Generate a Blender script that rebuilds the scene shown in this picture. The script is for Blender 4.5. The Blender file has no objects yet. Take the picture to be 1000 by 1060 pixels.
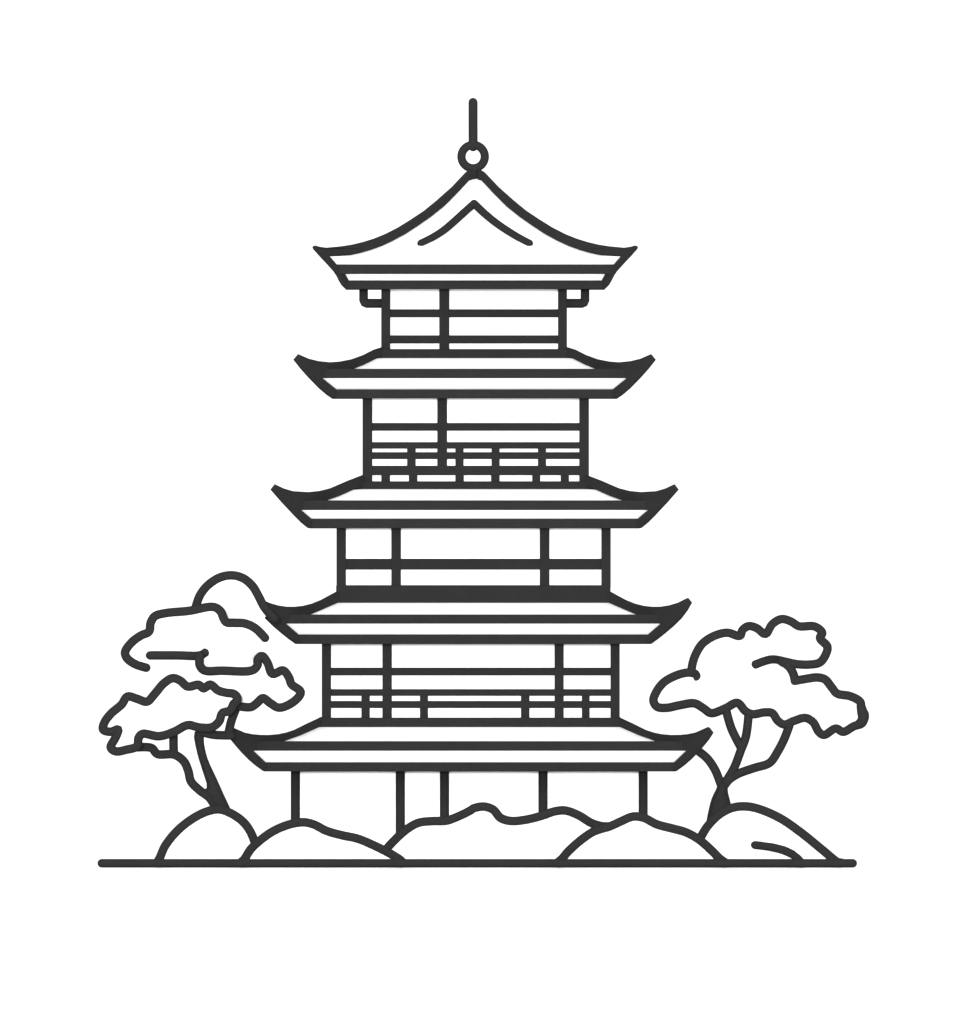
import bpy, bmesh, math
from mathutils import Vector, Matrix, noise
from mathutils.geometry import delaunay_2d_cdt, tessellate_polygon

# ---------------------------------------------------------------- basics
S = 0.03            # metres per drawing unit
CX = 491.2          # axis of the pagoda
Y0 = 898.0          # ground level
DIST = 3000.0       # camera distance
CAMH = 8.0          # camera height
scene = bpy.context.scene
COL = scene.collection


def zz(y):
    return (Y0 - y) * S


def at(px, py, depth):
    """point of the elevation on the vertical plane y = depth"""
    k = 1.0 + depth / DIST
    return Vector(((px - CX) * S * k, depth, CAMH + (zz(py) - CAMH) * k))


# ---------------------------------------------------------------- materials
def mat(name, col, rough=0.9, spec=0.1, var=0.03, scale=3.0, bump=0.0):
    m = bpy.data.materials.new(name)
    m.use_nodes = True
    nt = m.node_tree
    b = nt.nodes['Principled BSDF']
    b.inputs['Roughness'].default_value = rough
    b.inputs['Specular IOR Level'].default_value = spec
    tc = nt.nodes.new('ShaderNodeTexCoord')
    n = nt.nodes.new('ShaderNodeTexNoise')
    n.inputs['Scale'].default_value = scale
    n.inputs['Detail'].default_value = 4
    r = nt.nodes.new('ShaderNodeValToRGB')
    lo = [c * (1 - var) for c in col] + [1]
    hi = [min(1, c * (1 + var)) for c in col] + [1]
    r.color_ramp.elements[0].color = lo
    r.color_ramp.elements[1].color = hi
    r.color_ramp.elements[0].position = 0.3
    r.color_ramp.elements[1].position = 0.7
    nt.links.new(tc.outputs['Object'], n.inputs['Vector'])
    nt.links.new(n.outputs['Fac'], r.inputs['Fac'])
    nt.links.new(r.outputs['Color'], b.inputs['Base Color'])
    if bump:
        bp = nt.nodes.new('ShaderNodeBump')
        bp.inputs['Strength'].default_value = bump
        bp.inputs['Distance'].default_value = 0.02
        nt.links.new(n.outputs['Fac'], bp.inputs['Height'])
        nt.links.new(bp.outputs['Normal'], b.inputs['Normal'])
    return m


DK = 0.0212
M_DARK = mat('charcoal_timber', (DK, DK, DK), 0.95, 0.0, 0.05, 2.0)
M_DSTONE = mat('charcoal_stone', (DK, DK, DK), 0.95, 0.0, 0.05, 2.0)
M_DBARK = mat('charcoal_bark', (DK, DK, DK), 0.95, 0.0, 0.05, 3.0)
M_PLASTER = mat('white_plaster', (.9, .9, .9), 0.95, 0.0, 0.015, 1.5)
M_ROOF = mat('white_roof_plaster', (.9, .9, .9), 0.95, 0.0, 0.015, 1.2)
M_STONE = mat('white_limestone', (.9, .9, .9), 0.95, 0.0, 0.015, 1.5)
M_LEAF = mat('white_foliage', (.9, .9, .9), 0.95, 0.0, 0.015, 1.5)
M_GROUND = mat('white_ground', (.9, .9, .9), 0.95, 0.0, 0.01, 0.2)


# ---------------------------------------------------------------- object helpers
def link(name, bm, m, parent=None, smooth=False):
    bmesh.ops.recalc_face_normals(bm, faces=bm.faces[:])
    me = bpy.data.meshes.new(name)
    bm.to_mesh(me)
    bm.free()
    me.materials.append(m)
    if smooth:
        for p in me.polygons:
            p.use_smooth = True
    o = bpy.data.objects.new(name, me)
    COL.objects.link(o)
    o.parent = parent
    return o


def copy_part(o, rot, parent):
    c = o.copy()
    COL.objects.link(c)
    c.parent = parent
    c.rotation_euler = (0, 0, rot)
    return c


def empty(name, loc, label, cat, group=None):
    o = bpy.data.objects.new(name, None)
    o.empty_display_size = 0.5
    COL.objects.link(o)
    o.location = loc
    o['label'] = label
    o['category'] = cat
    if group:
        o['group'] = group
    return o


# ---------------------------------------------------------------- shape helpers
def add_box(bm, x0, x1, y0, y1, z0, z1, bev=0.012):
    r = bmesh.ops.create_cube(bm, size=1.0)
    vs = r['verts']
    for v in vs:
        v.co = Vector((x0 + (v.co.x + .5) * (x1 - x0), y0 + (v.co.y + .5) * (y1 - y0), z0 + (v.co.z + .5) * (z1 - z0)))
    if bev:
        es = list({e for v in vs for e in v.link_edges})
        bmesh.ops.bevel(bm, geom=es, offset=bev, segments=2, affect='EDGES', profile=0.5)


def add_sq_lathe(bm, prof, closed=False):
    """square lathe: every profile point (u, z) becomes a square ring of half width u"""
    rings = []
    for u, z in prof:
        if u < 1e-4:
            rings.append([bm.verts.new((0, 0, z))])
        else:
            rings.append([bm.verts.new((sx * u, sy * u, z)) for sx, sy in ((-1, -1), (1, -1), (1, 1), (-1, 1))])
    n = len(rings)
    for i in range(n if closed else n - 1):
        a, b = rings[i], rings[(i + 1) % n]
        for k in range(4):
            k2 = (k + 1) % 4
            if len(a) == 1:
                bm.faces.new((a[0], b[k], b[k2]))
            elif len(b) == 1:
                bm.faces.new((a[k], b[0], a[k2]))
            else:
                bm.faces.new((a[k], b[k], b[k2], a[k2]))
    if not closed:
        for r in (rings[0], rings[-1]):
            if len(r) == 4:
                bm.faces.new(r)


def ring_profile(u_in, u_out, z0, z1, c=0.02):
    return [(u_in, z0), (u_out - c, z0), (u_out, z0 + c), (u_out, z1 - c), (u_out - c, z1), (u_in, z1)]


def inset_poly(pts, d):
    n = len(pts)
    area = sum(pts[i][0] * pts[(i + 1) % n][1] - pts[(i + 1) % n][0] * pts[i][1] for i in range(n))
    s = 1 if area > 0 else -1
    out = []
    for i in range(n):
        p, q, r = Vector(pts[i - 1]), Vector(pts[i]), Vector(pts[(i + 1) % n])
        a, b = (q - p).normalized(), (r - q).normalized()
        na, nb = Vector((-a.y, a.x)) * s, Vector((-b.y, b.x)) * s
        m = na + nb
        if m.length < 1e-3:
            m = na
        m.normalize()
        k = d / max(0.5, m.dot(na))
        out.append(q + m * k)
    return out


def diagonal_plate(pts, t):
    """plate with a chamfered rim standing on the diagonal of the plan; pts are (u, z) in metres"""
    bm = bmesh.new()
    pts = inset_poly(pts, -0.3 * S)
    ins = inset_poly(pts, t * 0.25)
    tris = tessellate_polygon([[Vector((p[0], p[1], 0)) for p in pts]])
    perp = Vector((1, -1, 0)).normalized()
    def V(u, z, o):
        return bm.verts.new(Vector((-u, -u, z)) + perp * o)
    mid = [V(p[0], p[1], 0) for p in pts]
    for sgn in (1, -1):
        side = [V(p[0], p[1], sgn * t / 2) for p in ins]
        for i in range(len(pts)):
            j = (i + 1) % len(pts)
            bm.faces.new((mid[i], mid[j], side[j], side[i]))
        for tri in tris:
            try:
                bm.faces.new([side[i] for i in tri])
            except ValueError:
                pass
    return bm


def smooth_path(pts, sub=5, closed=False):
    """Catmull-Rom through 3-D (or 2-D) points"""
    pts = [Vector(p) for p in pts]
    n = len(pts)
    out = []
    for i in range(n if closed else n - 1):
        if closed:
            p0, p1, p2, p3 = pts[i - 1], pts[i], pts[(i + 1) % n], pts[(i + 2) % n]
        else:
            p0, p1, p2, p3 = pts[max(i - 1, 0)], pts[i], pts[i + 1], pts[min(i + 2, n - 1)]
        # centripetal parametrisation keeps tight bends from overshooting
        def tj(t, a, b):
            return t + max((b - a).length, 1e-4) ** 0.5
        t0 = 0.0; t1 = tj(t0, p0, p1); t2 = tj(t1, p1, p2); t3 = tj(t2, p2, p3)
        for k in range(sub):
            t = t1 + (t2 - t1) * k / sub
            a1 = p0 * ((t1 - t) / (t1 - t0)) + p1 * ((t - t0) / (t1 - t0))
            a2 = p1 * ((t2 - t) / (t2 - t1)) + p2 * ((t - t1) / (t2 - t1))
            a3 = p2 * ((t3 - t) / (t3 - t2)) + p3 * ((t - t2) / (t3 - t2))
            b1 = a1 * ((t2 - t) / (t2 - t0)) + a2 * ((t - t0) / (t2 - t0))
            b2 = a2 * ((t3 - t) / (t3 - t1)) + a3 * ((t - t1) / (t3 - t1))
            out.append(b1 * ((t2 - t) / (t2 - t1)) + b2 * ((t - t1) / (t2 - t1)))
    if not closed:
        out.append(pts[-1])
    return out


def add_tube(bm, pts, r, seg=12, closed=False, cap=True):
    """round tube swept along points, r = radius or list of radii"""
    pts = [Vector(p) for p in pts]
    if not closed:
        q = [pts[0]]
        for p in pts[1:]:
            if (p - q[-1]).length > 1e-4:
                q.append(p)
        if not isinstance(r, (list, tuple)):
            pts = q
    n = len(pts)
    rad = list(r) if isinstance(r, (list, tuple)) else [r] * n
    if cap and not closed:      # rounded ends
        t0 = (pts[0] - pts[1]).normalized(); t1 = (pts[-1] - pts[-2]).normalized()
        hd, hr, td, tr = [], [], [], []
        for a in (80, 60, 40, 20):
            a = math.radians(a)
            hd.append(pts[0] + t0 * rad[0] * math.sin(a)); hr.append(rad[0] * math.cos(a))
        for a in (20, 40, 60, 80):
            a = math.radians(a)
            td.append(pts[-1] + t1 * rad[-1] * math.sin(a)); tr.append(rad[-1] * math.cos(a))
        pts = hd + pts + td
        rad = hr + rad + tr
        n = len(pts)
    rings = []
    up = None
    for i in range(n):
        if closed:
            t = (pts[(i + 1) % n] - pts[i - 1]).normalized()
        else:
            t = (pts[min(i + 1, n - 1)] - pts[max(i - 1, 0)]).normalized()
        if up is None:
            ref = Vector((0, 1, 0)) if abs(t.y) < .9 else Vector((1, 0, 0))
        else:
            ref = up
        a = (ref - t * ref.dot(t)).normalized()
        up = a
        b = t.cross(a)
        rings.append([bm.verts.new(pts[i] + (a * math.cos(2 * math.pi * k / seg) + b * math.sin(2 * math.pi * k / seg)) * rad[i]) for k in range(seg)])
    for i in range(n if closed else n - 1):
        A, B = rings[i], rings[(i + 1) % n]
        for k in range(seg):
            k2 = (k + 1) % seg
            bm.faces.new((A[k], A[k2], B[k2], B[k]))
    if not closed:
        bm.faces.new(rings[0]); bm.faces.new(rings[-1][::-1])


class Pillow:
    """a rounded solid whose front outline is poly (drawing units), swelling towards and away from the viewer"""
    def __init__(self, poly, depth, thick, rim=4.5, soft=30.0, lump=0.0, grid=4.0):
        self.poly = [Vector((p[0], p[1])) for p in poly]
        self.depth, self.thick, self.rim, self.soft, self.lump, self.grid = depth, thick, rim, soft, lump, grid

    def dist(self, p):
        d = 1e9
        n = len(self.poly)
        for i in range(n):
            a, b = self.poly[i], self.poly[(i + 1) % n]
            ab = b - a
            L = ab.length_squared
            t = 0 if L < 1e-9 else max(0, min(1, (p - a).dot(ab) / L))
            d = min(d, (p - a - ab * t).length)
        return d

    def inside(self, p):
        c = False
        n = len(self.poly)
        for i in range(n):
            a, b = self.poly[i], self.poly[(i + 1) % n]
            if (a.y > p.y) != (b.y > p.y) and p.x < (b.x - a.x) * (p.y - a.y) / (b.y - a.y) + a.x:
                c = not c
        return c

    def swell(self, p):
        p = Vector(p)
        if not self.inside(p):
            return 0.02
        d = self.dist(p) - self.rim
        if d <= 0:
            return 0.02
        k = min(1.0, d / self.soft)
        h = 0.02 + self.thick * (1 - (1 - k) ** 2)
        if self.lump:
            h += self.lump * k * noise.noise(Vector((p.x * .05, p.y * .05, 1.7)))
        return h

    def build(self, name, m, parent, origin):
        xs = [p.x for p in self.poly]; ys = [p.y for p in self.poly]
        pts = [p.copy() for p in self.poly]
        nb = len(pts)
        g = self.grid
        y = min(ys) + g / 2
        row = 0
        while y < max(ys):
            x = min(xs) + g / 2 + (g / 2 if row % 2 else 0)
            while x < max(xs):
                p = Vector((x, y))
                if self.inside(p) and self.dist(p) > g * .45:
                    pts.append(p)
                x += g
            y += g * .87
            row += 1
        vo, eo, fo, *_ = delaunay_2d_cdt(pts, [], [list(range(nb))], 1, 1e-5)
        edge_cnt = {}
        for f in fo:
            for i in range(len(f)):
                e = tuple(sorted((f[i], f[(i + 1) % len(f)])))
                edge_cnt[e] = edge_cnt.get(e, 0) + 1
        border = {v for e, c in edge_cnt.items() if c == 1 for v in e}
        bm = bmesh.new()
        F, B = [], []
        for i, p in enumerate(vo):
            if i in border:
                v = bm.verts.new(at(p.x, p.y, self.depth) - origin)
                F.append(v); B.append(v)
            else:
                h = self.swell(p)
                w = at(p.x, p.y, self.depth) - origin
                F.append(bm.verts.new(w + Vector((0, -h, 0))))
                B.append(bm.verts.new(w + Vector((0, h, 0))))
        for f in fo:
            try:
                bm.faces.new([F[i] for i in f]); bm.faces.new([B[i] for i in f][::-1])
            except ValueError:
                pass
        bm.verts.index_update()
        rimv = {F[i].index for i in border}
        o = link(name, bm, m, parent, True)
        for p in o.data.polygons:          # the thin rim is a flat flange
            if any(v in rimv for v in p.vertices):
                p.use_smooth = False
        return o

    def stroke(self, bm, pts, r, origin, sub=5, closed=False, push=0.0):
        """dark band laid along the surface of this solid"""
        path = smooth_path(pts, sub, closed) if sub else [Vector(p) for p in pts]
        add_tube(bm, [at(p.x, p.y, self.depth) - origin + Vector((0, -self.swell(p) - push, 0)) for p in path], r, 12, closed)


def conv(pts, sc, ox, oy):
    return [(x / sc + ox, y / sc + oy) for x, y in pts]


# ================================================================ PAGODA
pag = empty('pagoda', (0, 0, 0), 'tall white five-tiered pagoda with dark timber frame, upturned roof corners and ringed spire', 'pagoda')


def U(px, c=CX):      # drawing x (either side) to half width in metres
    return abs(px - c) * S


def square_ring(name, parent, u_in, u_out, ytop, ybot):
    bm = bmesh.new()
    add_sq_lathe(bm, ring_profile(u_in * S, u_out * S, zz(ybot + .3), zz(ytop - .3)), True)
    return link(name, bm, M_DARK, parent)


def tier_roof(c, white, plate, rings, label):
    """white: [(x,y)] outline of the plastered body, plate: dark hip with horn, rings: (name, u_in, u_out, ytop, ybot)"""
    bm = bmesh.new()
    add_sq_lathe(bm, [(U(x, c), zz(y)) for x, y in white])
    roof = link('roof', bm, M_ROOF, pag)
    roof['label'] = label
    roof.location.x = (c - CX) * S
    p0 = link('upturned_corner', diagonal_plate([(U(x, c), zz(y)) for x, y in plate], 0.16), M_DARK, roof)
    for k in (1, 2, 3):
        copy_part(p0, k * math.pi / 2, roof)
    for r in rings:
        square_ring(r[0], roof, *r[1:])
    return roof


# --- top roof
low1 = [(485, 187), (472, 201), (459.6, 213.5), (446, 224.5), (433, 233.6), (420, 242.2), (406.4, 249.6), (395, 254.9), (383.6, 259.1), (372, 262.4), (360.8, 264.8), (341, 266)]
white1 = [(491.9, 183)] + low1 + [(348.3, 274.3), (357, 284.2), (360.8, 291), (361.5, 298.8), (400, 298.8)]
up1 = [(488.5, 175), (482.4, 178.2), (468, 193.5), (452, 207.8), (439, 218.5), (425.4, 227.6), (412, 236), (398.8, 242.8), (387, 247.6), (376, 251.1), (364, 254), (353.2, 255.7), (338, 257.2), (331, 256.2), (326.6, 254.9), (324.6, 255.6), (324.3, 257.4)]
plate1 = up1 + [(331, 265), (338, 272.4), (345.6, 280.8), (348.8, 285.5), (351.3, 290.6), (354, 295.2), (357, 298.2), (361, 299.4),
                (360.8, 291), (357, 284.2), (348.3, 274.3)] + low1[::-1] + [(489, 186)]
r1 = tier_roof(491.9, white1, plate1, [('eave_beam', 120, 144.3, 274.3, 283.8), ('soffit_beam', 92, 134.5, 291, 299.4)],
               'topmost roof, sweeping up to a point under the spire')

# chevron moulding lying on each face of the top roof
prof1 = [(U(x, 491.9), zz(y)) for x, y in [(491.9, 183)] + low1]


def face_depth(z):
    for (u0, z0), (u1, z1) in zip(prof1, prof1[1:]):
        if z1 <= z <= z0:
            return u0 + (u1 - u0) * (z0 - z) / (z0 - z1)
    return prof1[-1][0]


chev = conv([(358, 427), (390, 411), (420, 391), (447, 368), (472, 345), (502, 318)], 2.6316, 300, 90)
chev2 = conv([(502, 318), (530, 345), (560, 370), (590, 391), (622, 411), (652, 427)], 2.6316, 300, 90)
bm = bmesh.new()
for c in (chev, chev2):
    pth = smooth_path(c, 5)
    add_tube(bm, [Vector(((p.x - 491.9) * S, -face_depth(zz(p.y)) - 0.09, zz(p.y))) for p in pth], 4.15 * S)
cv = link('chevron_moulding', bm, M_DARK, r1, True)
for k in (1, 2, 3):
    copy_part(cv, k * math.pi / 2, r1)

# --- second roof
white2 = [(400, 369.5), (391, 371.2), (389.4, 371.4), (377, 377.6), (365.4, 382.4), (334, 391.8), (348.4, 403.6), (349, 411.8), (385, 411.8)]
plate2 = [(396, 359.6), (387, 362.4), (376, 368), (364, 372.4), (352, 374.8), (342, 375.6), (330, 374.4), (320, 372), (309, 367.2), (304.4, 372.8),
          (312, 382.4), (320, 391.4), (330, 401.6), (338, 408.4), (344, 412.4), (349, 412.4), (348.4, 403.6), (334, 392), (365.4, 382.4), (377, 377.6), (389.4, 371.4), (397, 370)]
tier_roof(491.3, white2, plate2, [('ridge_beam', 88, 99, 361.8, 371.4), ('eave_beam', 128, 158.4, 382.4, 391.6), ('soffit_beam', 110, 146.6, 403.6, 412.4)],
          'second roof from the top')
# --- third roof
white3 = [(382, 505.5), (367, 507.0), (365.4, 507.1), (351, 513.6), (337.5, 518.4), (311.9, 528.2), (323, 537.6), (323.5, 546.1), (360, 546.1)]
plate3 = [(377, 490.8), (375.8, 491.9), (360, 498), (342, 505.8), (331, 508.6), (319.5, 509.8), (303.8, 508.9), (294, 506), (284.9, 501.7), (280.8, 507.1),
          (292.5, 520.6), (306, 535), (312, 541), (318.6, 546.3), (323.5, 546.7), (323, 537.6), (311.9, 528.2), (337.5, 518.4), (351, 513.6), (365.4, 507.1), (377, 505)]
tier_roof(491.3, white3, plate3, [('ridge_beam', 104, 119, 498.6, 506.9), ('eave_beam', 155, 180.6, 518.4, 527.9), ('soffit_beam', 130, 171.3, 537.4, 546.7)],
          'third roof from the top')
# --- fourth roof
white4 = [(620, 607), (628, 623.4), (630, 623.7), (645, 630.3), (658, 635.8), (684, 645.3), (670.5, 657), (670.2, 665.8), (630, 665.8)]
plate4 = [(631, 612.2), (632.3, 612.9), (648, 621.4), (657, 625), (666, 627.3), (675, 628.3), (684, 628.2), (693, 626.8), (702, 624.1), (711.9, 619.2), (715.5, 623.7),
          (710.5, 632.6), (704.3, 640.8), (697, 648), (688.5, 655.2), (681, 661.2), (674, 666.2), (670.2, 666.4), (670.5, 657), (684, 645.3), (658, 635.8), (645, 630.3), (630, 623.7), (628, 620)]
tier_roof(490.0, white4, plate4, [('ridge_beam', 128, 141.9, 606, 623.7), ('eave_beam', 165, 194.6, 636.3, 645.3), ('soffit_beam', 145, 183.2, 657, 666.4)],
          'fourth roof from the top')
# --- fifth roof
white5 = [(632, 744), (640, 752), (642, 752.3), (661, 760.6), (679.3, 767.2), (710, 776.9), (697.4, 789), (697, 797.5), (650, 797.5)]
plate5 = [(640, 742.4), (641.5, 742.9), (655.5, 749.4), (669, 756.1), (677, 758.7), (685.2, 760.4), (695, 761.3), (704, 761.2), (712, 760.5), (720.3, 758.8), (733.8, 752.9), (737.6, 758),
          (732.8, 765.7), (727, 772.8), (721, 779.6), (714.9, 785.8), (708, 791.8), (700, 797.6), (697, 798), (697.4, 789), (710, 776.9), (679.3, 767.2), (661, 760.6), (642, 752.3), (638, 750)]
tier_roof(486.4, white5, plate5, [('ridge_beam', 138, 156.6, 742.9, 752.3), ('eave_beam', 185, 223.9, 767.2, 776.9), ('soffit_beam', 160, 213, 789, 798)],
          'lowest and widest roof')


# --- storeys
def storey(c, u_out, ytop, ybot, corner_w, posts, beams, label):
    """walls with posts standing 6 cm proud and beams a little less; posts: (x0, x1, ytop, ybot)"""
    bm = bmesh.new()
    w = (u_out - 2.8) * S
    add_box(bm, -w, w, -w, w, zz(ybot), zz(ytop), 0)
    wall = link('wall', bm, M_PLASTER, pag)
    wall['label'] = label
    wall.location.x = (c - CX) * S
    bm = bmesh.new()
    u0, u1 = (u_out - corner_w - .3) * S, (u_out + .3) * S
    add_box(bm, -u1, -u0, -u1, -u0, zz(ybot), zz(ytop))
    c0 = link('post', bm, M_DARK, wall)
    for k in (1, 2, 3):
        copy_part(c0, k * math.pi / 2, wall)
    for x0, x1, yt, yb in posts:
        bm = bmesh.new()
        add_box(bm, (x0 - .3 - c) * S, (x1 + .3 - c) * S, -(u_out - 1.0) * S, -(u_out - 5) * S, zz(yb), zz(yt))
        p = link('post', bm, M_DARK, wall)
        for k in (1, 2, 3):
            copy_part(p, k * math.pi / 2, wall)
    for yt, yb in beams:
        square_ring('beam', wall, u_out - 6, u_out - 1.5, yt, yb)
    return wall


def railing(c, u_out, rails, balusters):
    """bars between the corner posts, a little proud of them; u_out is the outer half width of the storey"""
    bm = bmesh.new()
    for yt, yb in rails:
        e = (u_out - 1.5) * S
        for k in range(4):
            n0 = set(bm.verts)
            add_box(bm, -e, e, -(u_out - .3) * S, -(u_out - 3.5) * S, zz(yb + .2), zz(yt - .2))
            bmesh.ops.rotate(bm, verts=[v for v in bm.verts if v not in n0], cent=(0, 0, 0), matrix=Matrix.Rotation(k * math.pi / 2, 3, 'Z'))
    r = link('railing', bm, M_DARK, pag)
    r.location.x = (c - CX) * S
    for x0, x1, yt, yb in balusters:
        bm = bmesh.new()
        add_box(bm, (x0 - .2 - c) * S, (x1 + .2 - c) * S, -(u_out - .6) * S, -(u_out - 3.2) * S, zz(yb), zz(yt))
        b = link('baluster', bm, M_DARK, r)
        for k in (1, 2, 3):
            copy_part(b, k * math.pi / 2, r)
    return r


w1 = storey(490.8, 95.8, 298.0, 363, 8.8, [(455, 464.9, 298.2, 363)], [(320.7, 328.6), (347.6, 355.6)], 'topmost storey')
storey(492.5, 116.8, 411.5, 500, 9.5, [(453, 462.6, 411.7, 491)], [(438.3, 445.9)], 'second storey from the top, behind a railing')
railing(492.5, 116.8, [(458, 464.4), (468.4, 475.2), (482.4, 491.9)],
        [(421.7, 430.2, 458.4, 487), (471.6, 479.7, 458.4, 487), (509, 517, 458.4, 487), (557, 565, 458.4, 487),
         (395, 403.7, 486.8, 499.5), (423.5, 432, 486.8, 499.5), (471.6, 480, 486.8, 499.5), (508.5, 517, 486.8, 499.5), (551, 559, 486.8, 499.5), (580.5, 588.6, 486.8, 499.5)])
storey(490.3, 141.5, 545.9, 608, 9.2, [(405.5, 414.9, 546.1, 608), (558.9, 568.4, 546.1, 608)], [(578.7, 589.5)], 'middle storey')
storey(487.35, 153.7, 665.5, 745, 9.0, [(396.3, 405.5, 665.7, 745), (574.2, 583.1, 665.7, 745)], [(691.3, 698.9)], 'fourth storey from the top, behind a railing')
railing(487.35, 153.7, [(713.4, 720), (725.6, 732.6)],
        [(374.5, 382.8, 713.8, 744), (435, 443, 713.8, 744), (539.4, 547.8, 713.8, 744), (602.3, 610, 713.8, 744)])

# --- brackets under the top roof
for sx, xo in ((-1, 376.4), (1, 605.6)):
    for sy in (-1, 1):
        yy = sy * (95.8 - 4.5) * S
        bm = bmesh.new()
        xi = 397 if sx < 0 else 584
        pts = [Vector(((xo - CX) * S, yy, zz(298))), Vector(((xo - CX) * S, yy, zz(311.5))),
               Vector(((xo - sx * .8 - CX) * S, yy, zz(313.2))), Vector(((xo - sx * 2.5 - CX) * S, yy, zz(314))), Vector(((xi - CX) * S, yy, zz(314)))]
        add_tube(bm, pts, 4.6 * S, 14, cap=False)
        link('bracket', bm, M_DARK, pag, True)

# --- ground storey: white hall set back behind free columns
bm = bmesh.new()
add_box(bm, -(178 + 5.4) * S, (178 - 5.4) * S, -178 * S, 178 * S, -0.05, zz(797.2), 0)
hall = link('wall', bm, M_PLASTER, pag)
hall['label'] = 'ground storey behind the boulders'
cols = [(301.5, 310.7), (410, 419), (455.7, 464.6), (557.5, 566.4), (661, 670)]
spots = []
for a, b in cols:
    spots.append(((a + b) / 2 - CX, -181))
    spots.append(((a + b) / 2 - CX, 181))
for sx in (-185.1, 174.3):
    for yy in (-90, 0, 90):
        spots.append((sx, yy))
for x, y in spots:
    bm = bmesh.new()
    add_tube(bm, [Vector((x * S, y * S, zz(797.4))), Vector((x * S, y * S, zz(850))), Vector((x * S, y * S, -0.05))], 4.75 * S, 16, cap=False)
    link('column', bm, M_DARK, pag, True)

# --- spire
bm = bmesh.new()
add_tube(bm, [Vector((-1.5 * S, 0, zz(106))), Vector((-1.5 * S, 0, zz(130))), Vector((-1.4 * S, 0, zz(152)))], 4.75 * S, 16)
sp = link('spire', bm, M_DARK, pag, True)
bm = bmesh.new()
add_tube(bm, [Vector(((489.8 - CX + 12.1 * math.cos(a)) * S, 0, zz(162.1 + 12.1 * math.sin(a)))) for a in [2 * math.pi * k / 48 for k in range(48)]], 4.5 * S, 14, True)
link('ring', bm, M_DARK, sp, True)
bm = bmesh.new()
add_tube(bm, [Vector(((490.2 - CX) * S, 0, zz(175))), Vector(((490.2 - CX) * S, 0, zz(179))), Vector(((490.2 - CX) * S, 0, zz(184.0)))], [4.6 * S, 5 * S, 5 * S], 16)
link('knob', bm, M_DARK, sp, True)

# ================================================================ BOULDERS
BW = 4.6 * S


def boulder(stroke, close, depth, thick, label, extra=None, sub=5, soft=45):
    line = smooth_path([Vector(p) for p in stroke], sub)
    poly = line + [Vector(p) for p in close]
    xs = [p.x for p in poly]
    org = at((min(xs) + max(xs)) / 2, Y0, depth)
    org.z = 0
    root = empty('boulder', org, label, 'boulder', 'boulders along the ground line')
    pl = Pillow(poly, depth, thick, 6.0, soft, 0.06)
    body = pl.build('rock', M_STONE, root, org)
    bm = bmesh.new()
    pl.stroke(bm, line, BW, org, 0)
    link('dark_outline', bm, M_DSTONE, body, True)
    if extra:
        bm = bmesh.new()
        pl.stroke(bm, extra, BW, org, 6)
        link('crease', bm, M_DSTONE, body, True)
    return root


YB = 899.0
b1 = conv([(242, 990), (260, 950), (300, 900), (350, 860), (400, 835), (440, 828), (480, 842), (520, 870), (545, 905), (562, 948)], 3.212, 90, 580)
boulder([(162.5, 893)] + b1, [(269, YB), (162, YB)], -9.0, 0.75, 'round boulder at the far left, under the trunk of the left tree')
b2 = conv([(86, 922), (110, 885), (150, 848), (200, 814), (260, 790), (310, 782), (350, 790), (400, 815), (460, 832), (520, 845), (580, 870), (640, 900), (682, 926)], 3.7037, 230, 640)
boulder([(249, 893)] + b2 + [(417, 893)], [(417, YB), (249, YB)], -9.8, 0.8, 'boulder with a long right slope, in front of the leftmost column')
b3 = conv([(630, 885), (650, 862), (700, 815), (750, 785), (800, 778), (860, 776), (900, 762), (950, 738), (1000, 722)], 3.7037, 230, 640) + \
    conv([(40, 728), (80, 722), (115, 735), (140, 765), (180, 777), (240, 772), (300, 757), (350, 740), (390, 737), (440, 755), (490, 785), (530, 797), (560, 798)], 3.7037, 480, 640)[0:]
b3 = [p for i, p in enumerate(b3) if i not in (8,)]
boulder(b3, [(645, 870), (640, YB), (395, YB)], -8.7, 0.7, 'widest boulder with a bumpy top, at the middle below the pagoda')
b4 = conv([(377, 922), (400, 895), (450, 850), (500, 817), (560, 798), (600, 780), (650, 760), (690, 765), (740, 790), (800, 806), (850, 820), (900, 847), (950, 890), (982, 922)], 3.7037, 480, 640)
boulder([(577, 893)] + b4 + [(751, 893)], [(751, YB), (577, YB)], -9.8, 0.8, 'peaked boulder in front of the rightmost column')
b5 = conv([(240, 900), (265, 860), (310, 815), (360, 790), (410, 785), (460, 795), (540, 830), (620, 885), (700, 950), (758, 996)], 3.6552, 660, 620)
boulder(b5 + [(871, 893)], [(871, YB), (726, YB)], -9.0, 0.75, 'boulder at the far right with a short curved crease, beside the right tree',
        conv([(445, 930), (500, 937), (560, 953), (600, 975), (622, 1000)], 3.6552, 660, 620))

# ================================================================ LEFT TREE
def c3(p):
    return conv(p, 3.212, 90, 580)


T1 = at(223, 842, -8.1)
T1.z = 0.9
tl = empty('pine_tree', T1, 'spreading pine tree with stacked cloud-shaped foliage, on the far left boulder', 'tree', 'pine trees beside the pagoda')


def pad(root, org, poly, depth, thick, strokes, soft=26, sub=6, rad=BW):
    sm = smooth_path([Vector(p) for p in poly], 4, True)
    pl = Pillow(sm, depth, thick, 5.8, soft, 0.05, 3.2)
    body = pl.build('foliage', M_LEAF, root, org)
    for st in strokes:
        bm = bmesh.new()
        pl.stroke(bm, st, rad, org, sub)
        link('dark_outline', bm, M_DBARK, body, True)
    return body


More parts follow.
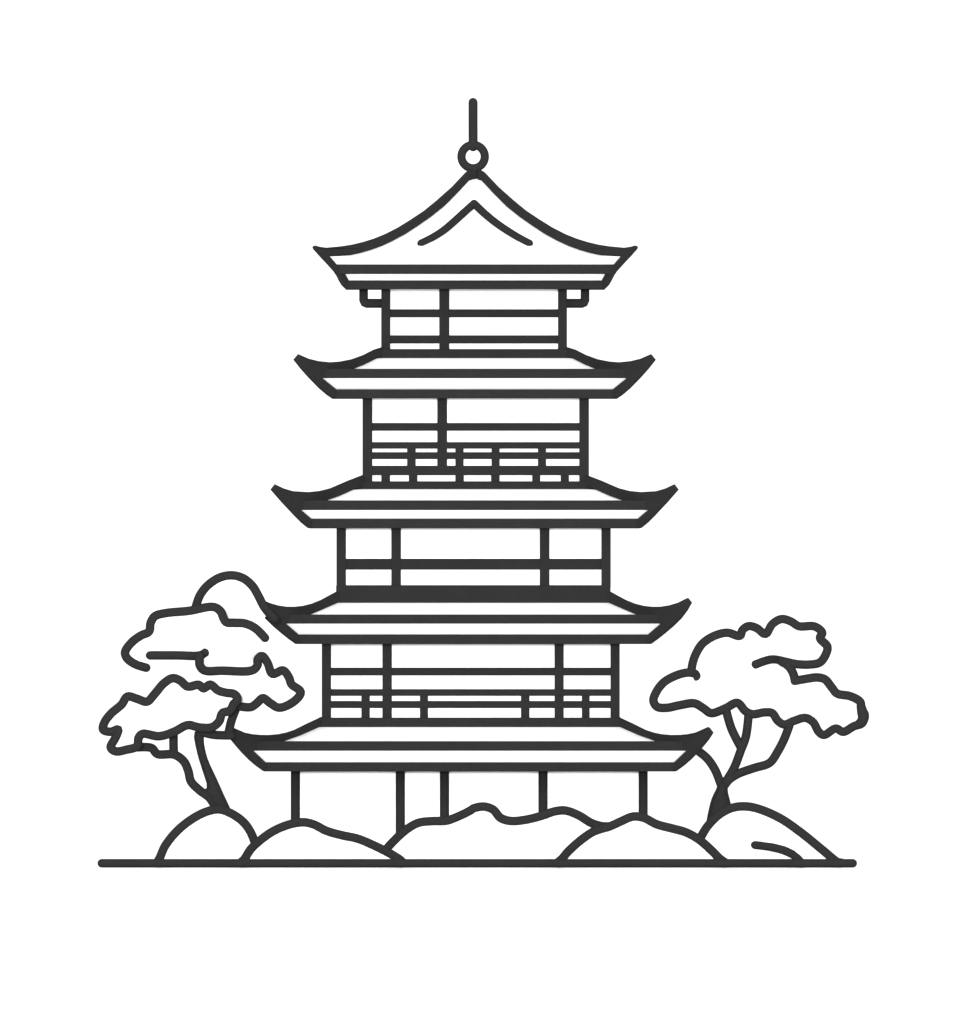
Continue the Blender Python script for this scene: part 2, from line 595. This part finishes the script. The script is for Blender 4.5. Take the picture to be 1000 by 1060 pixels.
# top dome, furthest back
dome = c3([(362, 155), (375, 118), (400, 85), (440, 58), (482, 50), (520, 60), (550, 85), (570, 118), (590, 156), (622, 194)])
pad(tl, T1, dome + c3([(598, 184), (575, 215), (540, 240), (420, 200), (370, 190)]), -7.45, 0.45, [dome])
# upper cloud
up = c3([(197, 357), (160, 345), (133, 325), (127, 305), (150, 272), (180, 250), (207, 237), (212, 208), (226, 186), (260, 176), (340, 168), (420, 155), (443, 168), (462, 205), (490, 208), (525, 210), (560, 226), (592, 258)])
und = c3([(210, 316), (300, 316), (376, 316), (396, 305)])
pad(tl, T1, up + c3([(600, 300), (570, 340), (550, 366), (470, 366), (390, 366), (375, 345), (374, 318), (300, 318), (215, 320)]), -8.1, 0.6, [up, und], 30)
# right lobe
rl = c3([(375, 320), (375, 348), (390, 366), (450, 367), (550, 366), (567, 350), (568, 330), (582, 318), (600, 340), (617, 378), (652, 366), (672, 390), (680, 412), (711, 438), (690, 468), (640, 490), (610, 475), (585, 458), (565, 475), (545, 488), (510, 486)])
pad(tl, T1, rl + c3([(440, 480), (390, 440)]), -8.3, 0.6, [rl], 26)
# lower left cloud, nearest
ll = c3([(487, 478), (501, 462), (490, 445), (460, 440), (435, 432), (410, 413), (388, 426), (372, 414), (335, 420), (310, 400), (285, 392), (255, 410), (225, 445), (200, 470), (165, 460), (135, 453), (115, 480), (80, 510), (58, 540), (54, 563), (80, 570), (104, 562), (95, 590), (79, 622), (95, 635), (130, 630), (167, 618), (172, 590), (185, 577), (240, 585), (290, 570), (335, 548), (375, 556), (415, 555), (440, 535), (450, 508), (475, 500)])
pad(tl, T1, ll, -9.0, 0.7, [ll + [ll[0]]], 24)


def trunk(root, org, depth, solids, lines):
    """dark solids: outlines swelling to real thickness; lines: tapered limbs"""
    bmt = bmesh.new()
    first = None
    for poly, thick, sub in solids:
        sm = smooth_path([Vector(p) for p in poly], sub, True)
        pl = Pillow(sm, depth, thick, 0.0, 8.0, 0.0, 3.0)
        first = pl.build('trunk', M_DBARK, root, org)
    for name, pts, r in lines:
        bm = bmesh.new()
        add_tube(bm, [at(p.x, p.y, depth) - org for p in smooth_path([Vector(q) for q in pts], 6)], r)
        link(name, bm, M_DBARK, first, True)
    bmt.free()
    return first


trunk(tl, T1, -8.2, [(c3([(358, 570), (386, 568), (390, 610), (402, 660), (430, 722), (455, 778), (477, 838), (440, 850), (418, 822), (404, 795), (380, 765), (398, 757), (384, 700), (366, 640)]), 0.16, 3)],
      [('limb', c3([(168, 622), (215, 624), (234, 644), (290, 646), (322, 668), (337, 700), (346, 735), (375, 765), (408, 790), (432, 830)]), BW),
       ('limb', c3([(288, 572), (288, 610), (289, 645)]), BW),
       ('limb', c3([(380, 570), (420, 580), (478, 582)]), BW),
       ('limb', c3([(497, 490), (480, 535), (471, 575)]), BW)])

# ================================================================ RIGHT TREE
def c4(p):
    return conv(p, 3.6552, 660, 620)


T2 = at(744, 850, -6.6)
T2.z = 0.9
tr = empty('pine_tree', T2, 'pine tree with a forked dark trunk and one wide cloud-shaped crown, right of the pagoda', 'tree', 'pine trees beside the pagoda')
lowr = c4([(228, 298), (224, 287), (208, 280), (185, 279), (145, 290), (100, 315), (72, 350), (60, 385), (74, 408), (110, 412), (160, 402), (215, 395), (250, 414), (278, 432), (330, 415), (378, 393), (408, 424), (435, 436), (480, 429), (510, 432), (530, 460), (555, 475), (590, 462), (635, 450), (665, 467), (685, 502), (705, 515), (750, 490), (778, 503), (818, 482), (850, 470), (858, 442), (846, 415), (843, 390), (805, 368), (755, 358), (735, 335), (710, 305), (680, 297), (640, 302), (595, 310)])
notch = c4([(595, 310), (590, 285), (572, 255), (545, 238)])
upr = c4([(445, 248), (475, 236), (510, 228), (545, 234), (600, 246), (650, 248), (690, 240), (712, 210), (718, 180), (690, 148), (699, 128), (670, 104), (610, 103), (580, 85), (545, 76), (510, 95), (484, 133), (450, 110), (420, 103), (397, 118), (388, 140), (340, 128), (290, 140), (245, 170), (220, 210), (207, 250), (204, 278)])
polyR = upr[3:] + lowr[3:] + notch[1:3]
crown = pad(tr, T2, polyR, -6.9, 1.0, [lowr, notch, upr], 34)
bm = bmesh.new()      # the outline swells at the right end of the crown
bulge = smooth_path(c4([(846, 405), (850, 425), (855, 442), (849, 464), (832, 477)]), 6)
add_tube(bm, [at(p.x, p.y, -6.95) - T2 for p in bulge], [(4.4 + 1.5 * math.sin(math.pi * i / (len(bulge) - 1))) * S for i in range(len(bulge))])
link('dark_outline', bm, M_DBARK, crown, True)
trunk(tr, T2, -6.9, [(c4([(305, 690), (335, 690), (343, 735), (352, 790), (300, 840), (262, 890), (236, 898), (256, 858), (265, 815), (280, 755), (300, 712)]), 0.3, 3)],
      [('limb', c4([(320, 715), (335, 690), (365, 640), (390, 575), (410, 520), (420, 440)]), BW),
       ('limb', c4([(325, 712), (345, 685), (380, 662), (440, 640), (500, 620), (530, 578), (555, 530), (574, 480)]), BW),
       ('limb', c4([(336, 425), (355, 490), (390, 560)]), BW),
       ('limb', c4([(215, 565), (232, 577), (265, 605), (295, 650), (317, 708)]), BW)])

# ================================================================ GROUND, KERB
bm = bmesh.new()
e = 30000
vs = [bm.verts.new((x, y, 0)) for x, y in ((-e, -e), (e, -e), (e, e), (-e, e))]
bm.faces.new(vs)
g = link('ground', bm, M_GROUND)
g['kind'] = 'structure'

bm = bmesh.new()
a, b = at(105.4, 893.6, -11.2), at(882.8, 893.6, -11.2)
kd = Vector((0, 0, a.z))
add_tube(bm, [Vector((a.x + (b.x - a.x) * k / 24, 0, 0)) for k in range(25)], 4.45 * S, 20)
kb = link('kerb', bm, M_DSTONE, None, True)
kb.location = (0, -11.2, a.z)
kb['label'] = 'long straight dark kerb with rounded ends along the foot of the boulders'
kb['category'] = 'kerb'

# ================================================================ LIGHT, SKY, CAMERA
ELEV = math.radians(3)
w = bpy.data.worlds.new('World')
scene.world = w
w.use_nodes = True
nt = w.node_tree
nt.nodes.clear()
out = nt.nodes.new('ShaderNodeOutputWorld')
sky = nt.nodes.new('ShaderNodeTexSky')
sky.sky_type = 'NISHITA'
sky.sun_disc = False
sky.sun_elevation = ELEV
sky.sun_rotation = math.pi
hs = nt.nodes.new('ShaderNodeHueSaturation')      # overcast: hardly any colour left in the sky
hs.inputs['Saturation'].default_value = 0.0
bg1 = nt.nodes.new('ShaderNodeBackground')
bg1.inputs['Strength'].default_value = 0.05
bg2 = nt.nodes.new('ShaderNodeBackground')         # even white cloud cover
bg2.inputs['Color'].default_value = (1, 1, 1, 1)
bg2.inputs['Strength'].default_value = 0.95
add = nt.nodes.new('ShaderNodeAddShader')
nt.links.new(sky.outputs['Color'], hs.inputs['Color'])
nt.links.new(hs.outputs['Color'], bg1.inputs['Color'])
nt.links.new(bg1.outputs[0], add.inputs[0])
nt.links.new(bg2.outputs[0], add.inputs[1])
nt.links.new(add.outputs[0], out.inputs['Surface'])

sl = bpy.data.lights.new('sun', 'SUN')
sl.energy = 2.0
sl.angle = math.radians(4)
sl.color = (1, 0.99, 0.98)
so = bpy.data.objects.new('sun', sl)
so.rotation_euler = (math.radians(90) - ELEV, 0, math.radians(-4))
COL.objects.link(so)

cam = bpy.data.cameras.new('camera')
co = bpy.data.objects.new('camera', cam)
COL.objects.link(co)
co.location = ((500 - CX) * S, -DIST, CAMH)
co.rotation_euler = (math.radians(90), 0, 0)
cam.sensor_fit = 'HORIZONTAL'
cam.sensor_width = 36
H_UNIT = 1000 * S
cam.lens = 36 * DIST / H_UNIT
# shift (architectural camera): picture centre is drawing y = 530
cam.sensor_fit = 'AUTO'
cam.sensor_width = 36 * 1060 / 1000
cam.shift_y = (zz(530) - CAMH) / (1060 * S)
cam.clip_start = 1
cam.clip_end = 60000
scene.camera = co

vs_ = scene.view_settings
scene.display_settings.display_device = 'sRGB'
vs_.view_transform = 'Standard'
vs_.look = 'None'
vs_.exposure = 0.35
vs_.gamma = 1
vs_.use_curve_mapping = False
scene.render.film_transparent = False
scene.cycles.max_bounces = 8
scene.cycles.diffuse_bounces = 6
